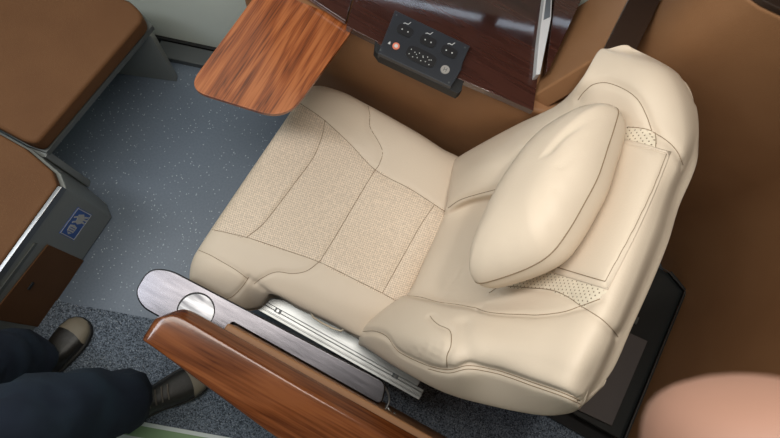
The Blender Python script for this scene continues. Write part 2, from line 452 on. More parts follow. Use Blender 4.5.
# sticker with a hand and a shield
sp = [onf(78, 207), onf(92, 214.5), onf(73.5, 240.5), onf(59, 233)]
mb = MB(); mb.slab(sp, (.0012, 0, 0), 0)
def sq(u, v):                                # u across the sticker, v down it
    a = sp[0].lerp(sp[1], u); b = sp[3].lerp(sp[2], u); return a.lerp(b, v) + Vector((.0013, 0, 0))
def icon(pts): mb.slab([sq(*p) for p in pts], (.0006, 0, 0), 1)
icon([(.02, .02), (.98, .02), (.98, .05), (.02, .05)]); icon([(.02, .95), (.98, .95), (.98, .98), (.02, .98)])
icon([(.02, .05), (.05, .05), (.05, .95), (.02, .95)]); icon([(.95, .05), (.98, .05), (.98, .95), (.95, .95)])
icon([(.30, .20), (.55, .12), (.72, .22), (.74, .42), (.55, .50), (.38, .46)])
for a, b in (((.70, .20), (.90, .16)), ((.72, .28), (.92, .27)), ((.72, .37), (.90, .38)), ((.40, .44), (.22, .50)), ((.36, .26), (.14, .34))):
    dx, dy = b[0] - a[0], b[1] - a[1]; n_ = math.hypot(dx, dy); ox, oy = -dy / n_ * .035, dx / n_ * .03
    icon([(a[0] + ox, a[1] + oy), (b[0] + ox, b[1] + oy), (b[0] - ox, b[1] - oy), (a[0] - ox, a[1] - oy)])
icon([(.22, .60), (.45, .55), (.68, .60), (.66, .80), (.45, .90), (.25, .80)])
for k in range(3):
    y = .65 + k * .075; mb.slab([sq(.29, y) + Vector((.0006, 0, 0)), sq(.61, y) + Vector((.0006, 0, 0)), sq(.61, y + .025) + Vector((.0006, 0, 0)), sq(.29, y + .025) + Vector((.0006, 0, 0))], (.0004, 0, 0), 0)
st = mb.build('sticker', [m_blue, m_white], c0); st['label'] = 'blue sticker with a white hand pictogram'

# ================================================================== WINDOW SIDE CONSOLE
k0 = empty('side_console', (-.1, .8, 0), 'dark polished wood console on brown leather panels beside the window wall', 'console')
def wcar(x, off=.012): return (W_WIN - off + x * sa) / ca      # y of the wall face at this x
ZC = .72
mb = MB()
top = [(-.343, .668), (-.243, .666), (.137, .712), (.045, wcar(.045)), (-.38, wcar(-.38))]
mb.prism([(-.3425, .669), (-.262, .672), (-.255, .668), (-.04, .690), (.138, .708), (.040, wcar(.040)), (-.395, wcar(-.395))], ZC - .022, ZC)
mb.build('worktop', m_dwood, k0, bevel=.0012)
mb = MB()                                     # the lid left of the dark gap
mb.prism([(-.62, .700), (-.50, .690), (-.3475, .676), (-.400, wcar(-.400)), (-.66, wcar(-.66))], ZC - .012, ZC + .004)
mb.build('lid', m_dwood, k0, bevel=.004)
# leather body
mb = MB()
mb.prism([(-.665, .70), (-.60, .628), (-.50, .668), (-.26, .690), (.13, .716), (.20, .738), (.20, wcar(.20)), (-.64, wcar(-.64))], .001, ZC - .023)
mb.build('padded_body', m_brown, k0, bevel=.012)
# padded rear upright with a dark top
YE = .84
mb = MB(); mb.slab([(.085, .722, .60), (.085, wcar(.12), .60), (.190, wcar(.20), .90), (.190, .80, .90)], (.05, 0, 0))
mb.build('padded_upright', m_brown, k0, bevel=.006)
mb = MB(); mb.slab([(.188, .800, .901), (.188, wcar(.188), .901), (.249, wcar(.249), .901), (.249, .800, .901)], (0, 0, .012))
mb.build('dark_top', m_dtrim, k0, bevel=.002)
# dark wood divider
dz = ZC + .03
dv = [at(549, 70, dz), at(546, 73, dz), at(555, 0, dz), at(556, -30, dz), at(593, -30, dz), at(581, 0, dz)]
mb = MB(); mb.prism(dv, ZC + .0005, dz); mb.build('divider', m_dwood, k0, bevel=.001)
# tray
zt = .697
tp = [at(191, 83, zt), at(272, 121, zt), at(357, 23, zt), at(262, -14, zt)]
mb = MB(); mb.prism(round_poly([at(186, 89, zt), at(286, 120, zt), at(357, 24, zt), at(262, -14, zt)], [.050, .062, 0, 0], 10), zt - .013, zt)
tr = mb.build('tray_table', m_tray, k0, bevel=.0015); tr['label'] = 'orange-brown wood tray leaf with rounded corners'

# control panel: a tilted black box at the console edge
zc2 = ZC + .014
cf = [at(395, 10, zc2 + .004), at(470, 46, zc2 + .004), at(463, 62, zc2), at(461, 70, zc2 - .001), at(451, 87, zc2 - .004), at(378, 53, zc2 - .004)]
mb = MB()
for p in cf: pass
mb.slab(cf, (0, 0, -.022), 0)
sk = [at(376, 33, ZC), at(374, 51, ZC - .01), at(379, 58, ZC - .01), at(457, 95, ZC - .01), at(461, 92, ZC - .01), at(464, 78, ZC), at(458, 70, ZC), at(390, 32, ZC)]
mb.prism([(p.x, p.y) for p in sk], ZC - .032, ZC - .002, 1)
cpn = mb.build('control_panel', [m_ctl, m_black], k0, bevel=.0015); cpn['label'] = 'black seat control panel'
P0, P1, P3 = cf[0], cf[1], cf[5]
nrm = (P1 - P0).cross(P3 - P0).normalized()
if nrm.z < 0: nrm = -nrm
def cpx(px, py): return hit(px, py, P0, nrm)
UX = (P1 - P0).normalized(); UY = nrm.cross(UX).normalized()
def pill(c, a, b, h, name, mats, parent, pads):
    mb = MB(); pts = []
    for k in range(32):
        t = 2 * math.pi * k / 32; e = .55
        x = math.copysign(abs(math.cos(t)) ** e, math.cos(t)) * a; y = math.copysign(abs(math.sin(t)) ** e, math.sin(t)) * b
        pts.append(c + UX * x + UY * y)
    mb.slab(pts, nrm * h, 0)
    ring = pts + [pts[0]]
    for (x, y, r) in pads:
        mb.disc(c + UX * x + UY * y + nrm * h, nrm, r, .0006, 1, 10)
    return mb.build(name, mats, parent)
for (x, y) in ((405, 31), (428, 41.5), (449, 52)):
    pill(cpx(x, y), .0195, .0125, .0022, 'rocker_button', [m_btn, m_white], cpn, [(-.0075, 0, .0018), (.0075, 0, .0018)])
pads = [(-.028 + i * .0105, -.0065 + j * .0125 - (i % 2) * .003, .0013) for i in range(6) for j in range(2)] + [(.005, .0005, .0013), (-.012, 0, .0011), (.02, .001, .0012)]
pill(cpx(421, 57), .0365, .0175, .002, 'keypad', [m_btn, m_white], cpn, pads)
mb = MB(); mb.disc(cpx(396, 46.5), nrm, .0085, .003, 0, 20); mb.disc(cpx(396, 46.5) + nrm * .003, nrm, .0045, .0006, 1, 12)
cb = mb.build('call_button', [m_red, m_white], cpn); cb['label'] = 'round red call button'
mb = MB(); mb.disc(cpx(445, 70), nrm, .0105, .003, 0, 22)
for s_ in (-1, 1): mb.slab([cpx(445, 70) + nrm * .003 + UX * (s_ * .003 - .0006) + UY * -.005, cpx(445, 70) + nrm * .003 + UX * (s_ * .003 + .0006) + UY * -.005, cpx(445, 70) + nrm * .003 + UX * (s_ * .003 + .0006) + UY * .005, cpx(445, 70) + nrm * .003 + UX * (s_ * .003 - .0006) + UY * .005], nrm * .0004, 1)
mb.slab([cpx(445, 70) + nrm * .003 + UX * a + UY * b for a, b in ((-.003, -.0006), (.003, -.0006), (.003, .0006), (-.003, .0006))], nrm * .0004, 1)
cb = mb.build('round_button', [m_silver, m_greyd], cpn); cb['label'] = 'round silver button'
for (x, y) in ((408, 23), (430, 33), (452, 43.5)):      # little seat pictograms over the rockers
    mb = MB(); c = cpx(x, y) + nrm * .0002
    ol = ((-.0095, -.0055), (-.0082, -.0065), (-.0055, -.0040), (.0022, -.0040), (.0062, .0045), (.0048, .0052), (.0012, -.0022), (-.0062, -.0022))
    mb.slab([c + UX * a + UY * b for a, b in ol], nrm * .0004, 0)
    mb.build('pictogram', m_white, cpn)
mb = MB(); c = cpx(389.5, 43) + nrm * .0002
mb.slab([c + UX * a + UY * b for a, b in ((-.003, -.003), (.003, -.003), (.0018, .001), (0, .0045), (-.0018, .001))], nrm * .0004, 0)
mb.build('pictogram', m_white, cpn)
for (x, y) in ((396.5, 15), (465, 47.5), (380.5, 50), (449, 82.5)):
    mb = MB(); mb.disc(cpx(x, y), nrm, .0022, .0008, 0, 10); mb.build('screw', m_greyd, cpn)

# booklet standing in the slot beside the divider
bz = ZC + .028
bk = [at(545, -6, bz), at(552, -6, bz), at(551, 18, bz), at(540, 74, bz), at(536, 75, bz), at(539, 40, bz)]
mb = MB(); mb.prism(bk, ZC + .001, bz, 0)
bb = [at(546.5, -4, bz + .001), at(551, -4, bz + .001), at(550, 17, bz + .001), at(543.5, 20, bz + .001)]
mb.prism(bb, bz + .0001, bz + .001, 1)
tag(mb.build('booklet', [m_paper, mat('booklet_picture', (.10, .11, .13), .3)]), 'white booklet standing on edge at the rear of the dark wood console', 'booklet')

# ================================================================== SHELL BEHIND THE SEAT
s0 = empty('seat_shell', (.7, .7, 0), 'tall tan brown leather shell wall curving behind the cream seat', 'partition')
sh = [(.252, .835), (.80, .905)]
cx = []
for k in range(11):
    t = math.pi / 2 * k / 10; cx.append((.725 + math.sin(t) * .21, .655 + math.cos(t) * .21))
path = [(.252, 1.0), (.254, .95), (.262, .905), (.280, .870), (.31, .848), (.35, .842), (.40, .845), (.55, .858)] + cx + [(.935, .2), (.935, -.10)]
def wallstrip(mb, path, z0, z1, th, mi=0):
    P = [Vector((a, b)) for a, b in path]; n = len(P); out = []
    for i, p in enumerate(P):
        t = (P[min(i + 1, n - 1)] - P[max(i - 1, 0)]).normalized(); out.append(p + Vector((-t.y, t.x)) * th)
    for i in range(n - 1):
        pass
    poly = P + out[::-1]
    vs = [(p.x, p.y, z0) for p in P] + [(p.x, p.y, z1) for p in P] + [(p.x, p.y, z0) for p in out] + [(p.x, p.y, z1) for p in out]
    fs = []
    for i in range(n - 1):
        fs += [(i, i + 1, n + i + 1, n + i), (2*n + i, 3*n + i, 3*n + i + 1, 2*n + i + 1), (n + i, n + i + 1, 3*n + i + 1, 3*n + i), (i, 2*n + i, 2*n + i + 1, i + 1)]
    fs += [(0, n, 3*n, 2*n), (n - 1, 3*n - 1 + 0 - 0, 4*n - 1, 2*n - 1)] if False else [(0, n, 3*n, 2*n), (n - 1, 3*n - 1, 4*n - 1, 2*n - 1)]
    return mb.add(vs, fs, mi)
mb = MB(); wallstrip(mb, path, .001, 1.15, .04); mb.build('padded_wall', m_brown, s0, bevel=.008)
mb = MB(); mb.prism([(.40, .16), (.930, .16), (.930, .60), (.87, .72), (.70, .80), (.40, .80)], .0065, .03); mb.build('black_fill', m_black, s0)  # added black fill; darkens the floor gap between tray and shell
mb = MB(); wallstrip(mb, path, 1.151, 1.165, .05); mb.build('top_rail', m_dtrim, s0, bevel=.003)

# ================================================================== THE SEAT
t0 = empty('train_seat', (.2, .33, 0), 'cream leather reclining seat with stitched perforated cushion facing the tray', 'seat')
# --- cushion
def Z(px, py, z): p = at(px, py, z); return (p.x, p.y, p.z)
rows = [
 [Z(190,282,.385), Z(192,262,.42), Z(204,240,.43), Z(245,179,.43), Z(286,119,.43), Z(300,97,.425), Z(309,88,.40)],
 [Z(206,292,.395), Z(205,270,.447), Z(216,238,.456), Z(254,178,.458), Z(294,116,.456), Z(312,93,.447), Z(322,86,.41)],
 [Z(236,306,.385), Z(236,280,.450), Z(240,246,.460), Z(275,190,.462), Z(314,128,.460), Z(336,98,.455), Z(345,93,.42)],
 [Z(258,306,.35), Z(252,285,.438), Z(256,254,.460), Z(293,198,.460), Z(330,140,.460), Z(355,106,.456), Z(366,104,.42)],
 [Z(272,294,.425), Z(272,284,.450), Z(285,262,.460), Z(318,208,.458), Z(352,152,.460), Z(380,120,.456), Z(392,118,.42)],
 [Z(300,307,.425), Z(302,294,.450), Z(318,272,.460), Z(350,218,.455), Z(382,168,.460), Z(408,138,.456), Z(420,134,.42)],
 [Z(332,322,.425), Z(335,308,.450), Z(352,288,.458), Z(384,236,.452), Z(414,186,.457), Z(434,156,.452), Z(443,149,.42)],
 [Z(360,337,.415), Z(366,322,.44), Z(392,306,.45), Z(418,262,.445), Z(443,217,.447), Z(455,176,.44), Z(460,158,.41)],
]
def rimmed(row, bot=.31, inset=.012):
    a, b = Vector(row[0]), Vector(row[-1])
    return row + [tuple(b + Vector((0, -.004, -.05))), (b.x, b.y - inset - .01, bot), (a.x * .5 + b.x * .5, a.y * .5 + b.y * .5, bot), (a.x, a.y + inset + .01, bot), tuple(a + Vector((0, .006, -.045)))]
rr = [rimmed(r) for r in rows]
# front face turned under, back tucked below the backrest
f = [(x + .022, y, max(.315, z - .10)) for x, y, z in rr[0]]
f1 = [(x + .006, y, max(.313, z - .045)) for x, y, z in rr[0]]
f2 = [(x + .06, y * .9 + .03, .318) for x, y, z in rr[0]]
bk1 = [(x + .035, y * .98 + .006, z - .02 if z > .33 else z) for x, y, z in rr[-1]]
net = [f2, f, f1] + rr + [bk1]
seamA = [(212, 229.5), (245, 237), (282, 249), (319, 262), (352, 278), (382, 293), (400, 303)]
seamA2 = [(196, 226), (204, 227), (212, 229.5)]
seamB = [(325, 120), (321.5, 138), (313, 158), (297, 180), (276, 208), (262, 225), (247, 237)]
seamC = [(375, 170), (358, 198), (338, 232), (319.5, 262)]
seamD = [(434, 205.5), (420, 226), (405, 253), (392, 276), (382.5, 293)]
seamE = [(290, 98), (301, 104), (324, 120), (350, 144), (376, 170.5), (411, 189.5), (447, 213)]
seamF = [(368, 106), (369.7, 115), (370, 127), (378, 141), (382.5, 152), (379.6, 163.5), (375, 170.5)]
seamG = [(254, 284), (262, 278), (276, 272), (293, 273.5), (307, 270.7), (319, 262)]
seamH = [(196, 249), (210, 255), (222.5, 262), (236, 270), (248, 279)]
seamI = [(249, 277), (242, 287), (233, 296), (226, 299)]
perfpoly = [(190, 226), (212, 229.5), (245, 237), (282, 249), (319, 262), (352, 278), (382, 293), (400, 303), (412, 296), (430, 262), (449, 213), (411, 189.5), (376, 170.5), (350, 144), (324, 120), (301, 104), (275, 92)]
cush, bvC = upholstery('seat_cushion', net, 14, 12, [seamA2 + seamA[1:], seamB, seamC, seamD, seamE, seamF, seamG, seamH, seamI], [perfpoly], [m_cream, m_perf, m_thread], t0,
    folds=[([[(252, 281), (272, 295), (300, 309), (335, 325), (358, 337)]], .004, .008)])
# --- backrest
PN = Vector((-.882, 0, .471)); PB = Vector((.075, 0, .44))
def B(px, py, d):
    p = hit(px, py, PB + PN * d, PN); return (p.x, p.y, p.z)
brow = [
 [B(362,334,.025), B(378,316,.045), B(399,299,.035), B(412,290,0), B(429,254,0), B(444,220,0), B(449,204,.03), B(453,180,.045), B(457,158,.03)],
 [B(396,351,.05), B(405,332,.085), B(422,304,.06), B(434,294,.0), B(455,248,0), B(470,208,0), B(475,194,.045), B(480,165,.075), B(484,142,.05)],
 [B(447,372,.055), B(440,342,.095), B(452,311,.06), B(466,299,.0), B(487,250,0), B(503,204,0), B(508,187,.04), B(512,152,.075), B(518,124,.05)],
 [B(490,372,.03), B(490,348,.065), B(500,322,.05), B(515,298,.01), B(535,250,.0), B(550,200,.0), B(556,165,.02), B(556,128,.07), B(557,105,.07)],
 [B(530,384,.025), B(538,358,.05), B(548,330,.05), B(562,300,.03), B(582,255,.03), B(600,205,.03), B(612,150,.04), B(604,108,.08), B(581,81,.125)],
 [B(560,395,.02), B(572,370,.04), B(584,338,.045), B(601,300,.04), B(622,245,.04), B(640,195,.04), B(652,135,.045), B(637,85,.095), B(600,53,.13)],
 [B(577,401,0), B(592,376,.0), B(608,342,.005), B(627,297,.005), B(649,240,.005), B(664,195,.005), B(683,137,.01), B(665,72,.07), B(612,50,.12)],
 [B(582,404,-.03), B(600,379,-.045), B(620,334,-.045), B(641,288,-.045), B(662,237,-.045), B(675,195,-.045), B(697,136,-.04), B(686,82,.0), B(634,49,.10)],
]
LS = [B(370,350,-.02), B(402,370,-.02), B(446,393,-.05), B(496,407,-.08), B(540,415,-.085), B(566,414,-.07), B(579,409,-.05), B(583,405,-.05)]
def brim(row, k):
    a, b = Vector(row[0]), Vector(row[-1]); dep = (.12, .12, .10, .075, .04, .022, .012, .008)[k]; dq = (.045, .045, .045, .04, .03, .018, .01, .006)[k]
    bk = -PN * dep
    sb = .03
    L1 = Vector(LS[k]); L2 = a + bk + Vector((0, .04 if k < 5 else .025, 0))
    R1 = b - PN * dq + Vector((0, .002 if k < 5 else -.004, 0)); R2 = b + bk - PN * (0, 0, 0, .03, .06, .07, .06, .04)[k] + Vector((0, -.035, 0))
    tk = (.12, .12, .11, .10, .07, .04, .022, .012)[k]; tu = (0, 0, 0, 0, .01, .015, .028, .045)[k]
    upv = Vector((.471, 0, .882))
    q = [Vector(row[j]) - PN * tk - upv * tu for j in (6, 4, 2)]
    return row + [tuple(R1), tuple(R2)] + [tuple(p) for p in q] + [tuple(L2), tuple(L1)]
br = [brim(r, i) for i, r in enumerate(brow)]
up = Vector((.471, 0, .882))
bb0 = [tuple(Vector(p) - up * .05 - PN * (.0 if i > 8 else .03)) for i, p in enumerate(br[0])]
cen = sum((Vector(p) for p in br[-1]), Vector()) / len(br[-1])
tt = [tuple(Vector(p).lerp(cen, .12) - PN * .03) for p in br[-1]]
bnet = [bb0] + br + [tt]
sL = [(363, 333), (375, 332.6), (387, 338), (395, 349), (403.4, 356), (428, 367), (448.6, 371), (469, 367), (494, 371), (510, 375.7), (533, 384), (562, 394), (580, 402)]
sL = [(x, y - 1.5) for x, y in sL]
sV = [(430, 316), (433, 320), (439, 325), (450, 331), (451, 345), (447, 356), (447, 367)]
sT = [(476, 308), (487, 312), (505, 314), (522, 314.5), (538.6, 315), (563, 312), (581, 306), (600, 299)]
sU = [(489, 293), (501.6, 286.5), (526, 287.7), (551, 290), (567, 296.5), (581, 306), (600, 318), (611, 328), (618, 337)]
sK = [(407, 296), (420, 297), (438, 302), (457, 304.5), (476, 308)]
sR = [(448, 208), (460, 200), (475, 195), (490, 191), (507, 186.5)]
sC1 = [(578, 100), (584, 92), (593.5, 84.5), (607.6, 83), (625.7, 90), (638, 100), (646, 114.6), (652, 131)]
sC2 = [(628, 127), (640, 128), (651, 131), (667, 141), (677, 151.6), (683, 165)]
sTop = [(653, 56.5), (676, 70), (689, 88), (696, 103)]
sM = [(655, 132), (656, 140), (655.5, 148)]
bperf = [[(500, 286), (526, 288), (551, 290), (567, 296.5), (581, 306), (606, 293), (590, 265), (540, 262), (500, 270)],
         [(600, 125), (628, 127), (640, 128), (655, 132), (656, 150), (600, 145)]]
wr = [[(434, 343), (430, 362)], [(440, 343), (437, 364)], [(424, 345), (419, 360)], [(415, 348), (411, 355)], [(461.5, 267), (453, 281), (447, 294)]]
bkr, bvB = upholstery('backrest', bnet, 16, 16, [sL, [(x, y + 3.4) for x, y in sL[5:]], sV, sT, sU, sK, sR, sC1, sC2, sTop, sM], bperf, [m_cream, m_perf2, m_thread], t0, groove=.0042, gw=.008,
    folds=[(wr, .0022, .0035), ([[(469, 367), (466, 352), (462, 338), (462, 322)]], .006, .018), ([[(x, y + 3) for x, y in sL]], .002, .004)])
# --- headrest pillow with its flap
h0 = empty('headrest_pillow', (.3, .45, 1.0), 'plump cream leather headrest pillow lying on the upper backrest of the seat', 'pillow')
nv_, nh_ = 26, 18
A_, B_, C_, D_ = (600, 131), (671, 152), (608, 290), (543, 270)
def flap_pts(off):
    out = []
    for i in range(nv_ + 1):
        for j in range(nh_ + 1):
            v, u = i / nv_, j / nh_
            x = (1-u)*(1-v)*A_[0] + u*(1-v)*B_[0] + u*v*C_[0] + (1-u)*v*D_[0]
            y = (1-u)*(1-v)*A_[1] + u*(1-v)*B_[1] + u*v*C_[1] + (1-u)*v*D_[1]
            x += 3.0 * math.sin(math.pi * v) * u
            e = min(u * 1.0 + 1, 1 - u, v, 1 - v) if False else min(1 - u, v, 1 - v)
            rr_ = min(1, e / .05) ** .5 if off > .002 else 1
            loc, n, _, _ = bvB.ray_cast(CAM, ray(x, y))
            if n.dot(ray(x, y)) > 0: n = -n
            out.append(loc + n * (off * rr_ if off > .002 else off))
    return out
tv = flap_pts(.009); bv = flap_pts(.0012); n1 = nh_ + 1; off = len(tv)
fs = []
for i in range(nv_):
    for j in range(nh_):
        a = i * n1 + j; fs.append((a, a + 1, a + n1 + 1, a + n1)); fs.append((off + a, off + a + n1, off + a + n1 + 1, off + a + 1))
edge = [j for j in range(n1)] + [i * n1 + nh_ for i in range(1, nv_ + 1)] + [nv_ * n1 + j for j in range(nh_ - 1, -1, -1)] + [i * n1 for i in range(nv_ - 1, 0, -1)]
for a, b in zip(edge, edge[1:] + edge[:1]): fs.append((a, off + a, off + b, b))
mb = MB(); mb.add(tv + bv, fs, 0)
cnr = [tv[(nv_ - 1) * n1 + j] for j in range(0, nh_)]; mb.tube(cnr, .0008, 1, 5)
cnr = [tv[n1 + j] for j in range(6, nh_)]; mb.tube(cnr, .0008, 0, 5)
cnr = [tv[i * n1 + nh_ - 1] for i in range(1, nv_)]; mb.tube(cnr, .0005, 1, 5)
mb.build('flap', [m_cream, m_thread], h0, smooth=True)
# pillow body: equator outline on a plane over the backrest
eq = [(619, 111), (615.5, 128), (609, 148), (599, 178), (585, 205), (570, 231), (553, 253.5), (533, 267), (505, 278), (480, 284),
      (476, 275), (484, 248), (500, 214), (520, 180), (542, 151), (566, 128), (592, 114), (608, 108.5)]
eqc = crom_line(eq, 8, closed=True)
E3 = [Vector(B(x, y, .10)) for x, y in eqc]
cc = sum(E3, Vector()) / len(E3)
nP = len(E3); RN = 22
mb = MB(); vs = []; fs = []
def pt(k, s, side):
    base = cc + (E3[k] - cc) * s
    hgt = (1 - s ** 2.4) ** .62
    hgt = (1 - s ** 3.2) ** .5 if side > 0 else (1 - s ** 6) ** .42
    h = .076 * hgt if side > 0 else .060 * hgt
    if side > 0:
        ang = 2 * math.pi * k / nP
        h += (.0011 * math.sin(ang * 9 + 1) + .0012 * math.sin(ang * 23 + 2) * (s ** 6)) * (s ** 6) * (1 - s) * 12
    return base + PN * h * side
for side in (1, -1):
    for i in range(RN + 1):
        s = math.sin(math.pi / 2 * i / RN)
        for k in range(nP): vs.append(pt(k, s, side))
for si in range(2):
    o_ = si * (RN + 1) * nP
    for i in range(RN):
        for k in range(nP):
            a = o_ + i * nP + k; b = o_ + i * nP + (k + 1) % nP
            fs.append((a, b, b + nP, a + nP))
mb.add(vs, fs, 0)
# creases across the pillow
V = np.array([tuple(v) for v in mb.v]); bvp = BVHTree.FromPolygons(mb.v, mb.f)
for ln, dep, wd in (([(612, 112), (590, 118), (565, 134), (548, 152)], .0045, .009), ([(606, 143), (585, 150), (560, 166)], .0035, .008), ([(552, 228), (566, 236)], .003, .006), ([(553, 242), (538, 262)], .002, .005), ([(556, 190), (592, 185)], .0015, .008)):
    pts = [bvp.ray_cast(CAM, ray(*q))[0] for q in crom_line(ln, 6)]; pts = np.array([tuple(p) for p in pts if p is not None])
    dm = np.full(len(V), 1e9)
    for a, b in zip(pts[:-1], pts[1:]):
        ab = b - a; t = np.clip(((V - a) @ ab) / (ab @ ab + 1e-12), 0, 1); dm = np.minimum(dm, np.linalg.norm(V - a - t[:, None] * ab, axis=1))
    V -= np.array(tuple(PN)) * (dep * np.exp(-(dm / wd) ** 2))[:, None]
mb.v = [Vector(v) for v in V]
mb.tube([p + PN * .003 for p in E3] + [E3[0] + PN * .003], .0013, 1, 6, caps=False)
pl = mb.build('pillow_cushion', [m_cream, m_thread], h0, smooth=True)

# --- side cover plate, disc, rail, base
pzz = .50
pp_ = round_poly([(-.492, -.035), (-.447, -.012), (.150, .004), (.166, -.050), (-.248, -.050), (-.252, -.122), (-.455, -.122), (-.490, -.098)], [.03, .03, .02, .02, .005, .005, .03, .02])
mb = MB(); mb.prism(pp_, pzz - .022, pzz); sc_ = mb.build('side_cover', m_plate, t0, bevel=.005, bseg=4); sc_['label'] = 'polished dark metal side cover'
mb = MB(); mb.disc((-.338, -.068, pzz), (0, 0, 1), .0455, .0006, 1, 48); mb.disc((-.3365, -.069, pzz + .0007), (0, 0, 1), .0425, .0022, 0, 48)
dk = mb.build('round_disc', [m_disc, m_black], sc_, bevel=.0008); dk['label'] = 'round brushed metal disc'
mb = MB(); mb.box(-.20, .14, -.044, -.024, .16, pzz - .022); mb.box(-.46, -.20, -.068, -.050, .30, pzz - .022); mb.build('side_shroud', m_black, t0)
e1 = [at(384, 386, .495), at(388, 393, .49), at(389, 402, .485), at(384, 412, .48)]
mb = MB(); mb.tube(crom_line([tuple(p) for p in e1], 5), .0025, 0, 6)
mb.tube([at(384, 412, .48), at(390, 416, .475), at(396, 419, .47)], .005, 0, 8); mb.tube([at(386, 405, .47), at(391, 413, .47)], .004, 0, 8); mb.tube([at(394,413,.47), at(396, 419, .465)], .004, 0, 8)
mb.build('wire_latch', m_alu, sc_, smooth=True)
# rail
mb = MB(); mb.box(-.285, .270, .006, .036, .285, .300, 0); mb.box(-.285, .270, .014, .018, .300, .304, 0); mb.box(-.285, .270, .026, .0285, .300, .303, 0)
mb.box(-.285, .25, .036, .085, .292, .298, 0)
rl = mb.build('slide_rail', m_alu, t0, bevel=.0012); rl['label'] = 'pale aluminium slide rail'
for (x, y) in ((278, 311), (395, 376)):
    mb = MB(); q = at(x, y, .300); mb.box(q.x - .009, q.x + .009, q.y - .006, q.y + .006, .300, .3045, 0); mb.disc((q.x, q.y, .3045), (0, 0, 1), .004, .002, 1, 12)
    mb.build('bolt_clip', [m_greyd, m_chrome], rl)
mb = MB(); mb.tube([at(x, y, z) for x, y, z in ((310, 310, .40), (313, 317, .385), (322, 323, .38), (332, 328, .38), (341, 331, .385), (345, 328, .40))], .0028, 0, 6)
mb.build('pull_loop', m_piping, t0, smooth=True)
# under-frame and base tray
mb = MB(); mb.box(-.28, .26, .10, .56, .24, .308); mb.box(-.20, .25, .15, .52, .04, .24); mb.box(.10, .55, .235, .66, .0065, .04)
mb.build('under_frame', m_black, t0, bevel=.004)
mb = MB()
tpg = [(.60, .20), (.918, .20), (.918, .728), (.85, .76), (.778, .765), (.60, .765)]
mb.prism(tpg, .0405, .105); bt = mb.build('base_tray', m_blackgloss, t0, bevel=.002)
mb = MB()
mb.tube([(.70, .766, .118), (.778, .765, .118), (.85, .758, .118), (.918, .728, .118), (.918, .46, .118), (.918, .195, .118)], .0028, 0, 6)
e = mb.build('edge_trim', m_chrome, bt); e['label'] = 'thin bright metal rim'
mb = MB(); mb.slab([(.919, .19, .06), (.919, .73, .06), (.919, .73, .118), (.919, .19, .118)], (.006, 0, 0)); mb.slab([(.918, .73, .06), (.85, .762, .06), (.85, .762, .118), (.918, .73, .118)], (.003, .005, 0)); mb.build('upstand', m_blackgloss, bt)
bx = [at(617, 327, .125), at(648, 341, .125), at(612, 426, .125), at(578, 410, .125)]
mb = MB(); mb.prism(bx, .1055, .125); g = mb.build('reflection_patch', m_reflection, bt, bevel=.002); g['label'] = 'grey patch standing in for a reflection on the base tray'  # paler block put in as the tray's reflection
q = at(634, 319, .112); mb = MB(); mb.box(q.x - .014, q.x + .014, q.y - .012, q.y + .012, .1055, .114, 0); mb.disc((q.x, q.y, .114), (0, 0, 1), .006, .004, 1, 12)
mb.build('bracket', [m_greyl, m_chrome], bt, bevel=.001)
# recliner arm joining frame and back
for y_ in (.17, .52):
    mb = MB(); mb.slab([(.18, y_, .25), (.28, y_, .25), (.34, y_, .50), (.30, y_, .50)], (0, .02, 0)); mb.build('recliner_arm', m_black, t0)

# ================================================================== AISLE ARMREST
a0 = empty('armrest', (0, -.13, 0), 'glossy reddish wood armrest cap on a tan leather panel in the foreground', 'armrest')
za = .66
cap = [(-.372, -.160), (-.360, -.108), (-.335, -.092), (.75, -.060), (.75, -.222), (.01, -.203), (-.340, -.176)]
# arched wood cap
mb = MB()
xs = [-.376, -.3745, -.369, -.364, -.360, -.352, -.335, -.29, -.2, -.1, 0, .1, .2, .35, .5, .75]
prof = []
def capsec(x):
    t = (x + .372) / 1.12
    yi = -.062 if x > -.2 else None
    y1 = -.066 if x > -.33 else -.066 - (((-.33 - x) / .042) ** 2) * .045
    y0 = -.168 - .045 * min(1, max(0, (x + .372) / .38)) + (((-.33 - x) / .042) ** 2 * .012 if x < -.33 else 0)
    dz_ = float(np.interp(x, [-.376, -.3745, -.369, -.364, -.360, -.352], [-.034, -.022, -.010, -.004, -.0012, 0]))
    y1 = -.066 - .046 * max(0, (-.335 - x) / .041) if x < -.335 else -.066
    y0 = -.168 - .045 * min(1, max(0, (x + .372) / .38)) + (.006 if x < -.37 else 0)
    pts = []
    w = y1 - y0
    # inner side slopes down to the inside, crown, outer side
    for (f_, z_) in ((1.0, -.052), (1.0, -.044), (.985, -.036), (.845, -.0075), (.825, -.003), (.805, -.0005), (.78, 0), (.5, .002), (.10, .0), (.07, -.0005), (.045, -.003), (.03, -.008), (0, -.036), (0, -.048)):
        pts.append((x, y0 + w * f_, za + min(z_, z_ * .3 + dz_)))
    return pts
rows_ = [capsec(x) for x in xs]
k = len(rows_[0]); vs = [p for r in rows_ for p in r]
fs = [(i * k + j, i * k + j + 1, (i + 1) * k + j + 1, (i + 1) * k + j) for i in range(len(xs) - 1) for j in range(k - 1)]
fs += [(i * k, (i + 1) * k, (i + 1) * k + k - 1, i * k + k - 1) for i in range(len(xs) - 1)]
fs += [tuple(range(k)), tuple((len(xs) - 1) * k + j for j in range(k - 1, -1, -1))]
mb.add(vs, fs)
cpw = mb.build('wood_cap', m_mahog, a0, smooth=True)
sub = cpw.modifiers.new('sub', 'SUBSURF'); sub.levels = 2; sub.render_levels = 2
mb = MB(); mb.box(-.24, .74, -.185, -.0515, .0065, .603); mb.build('padded_panel', m_brown, a0, bevel=.006)

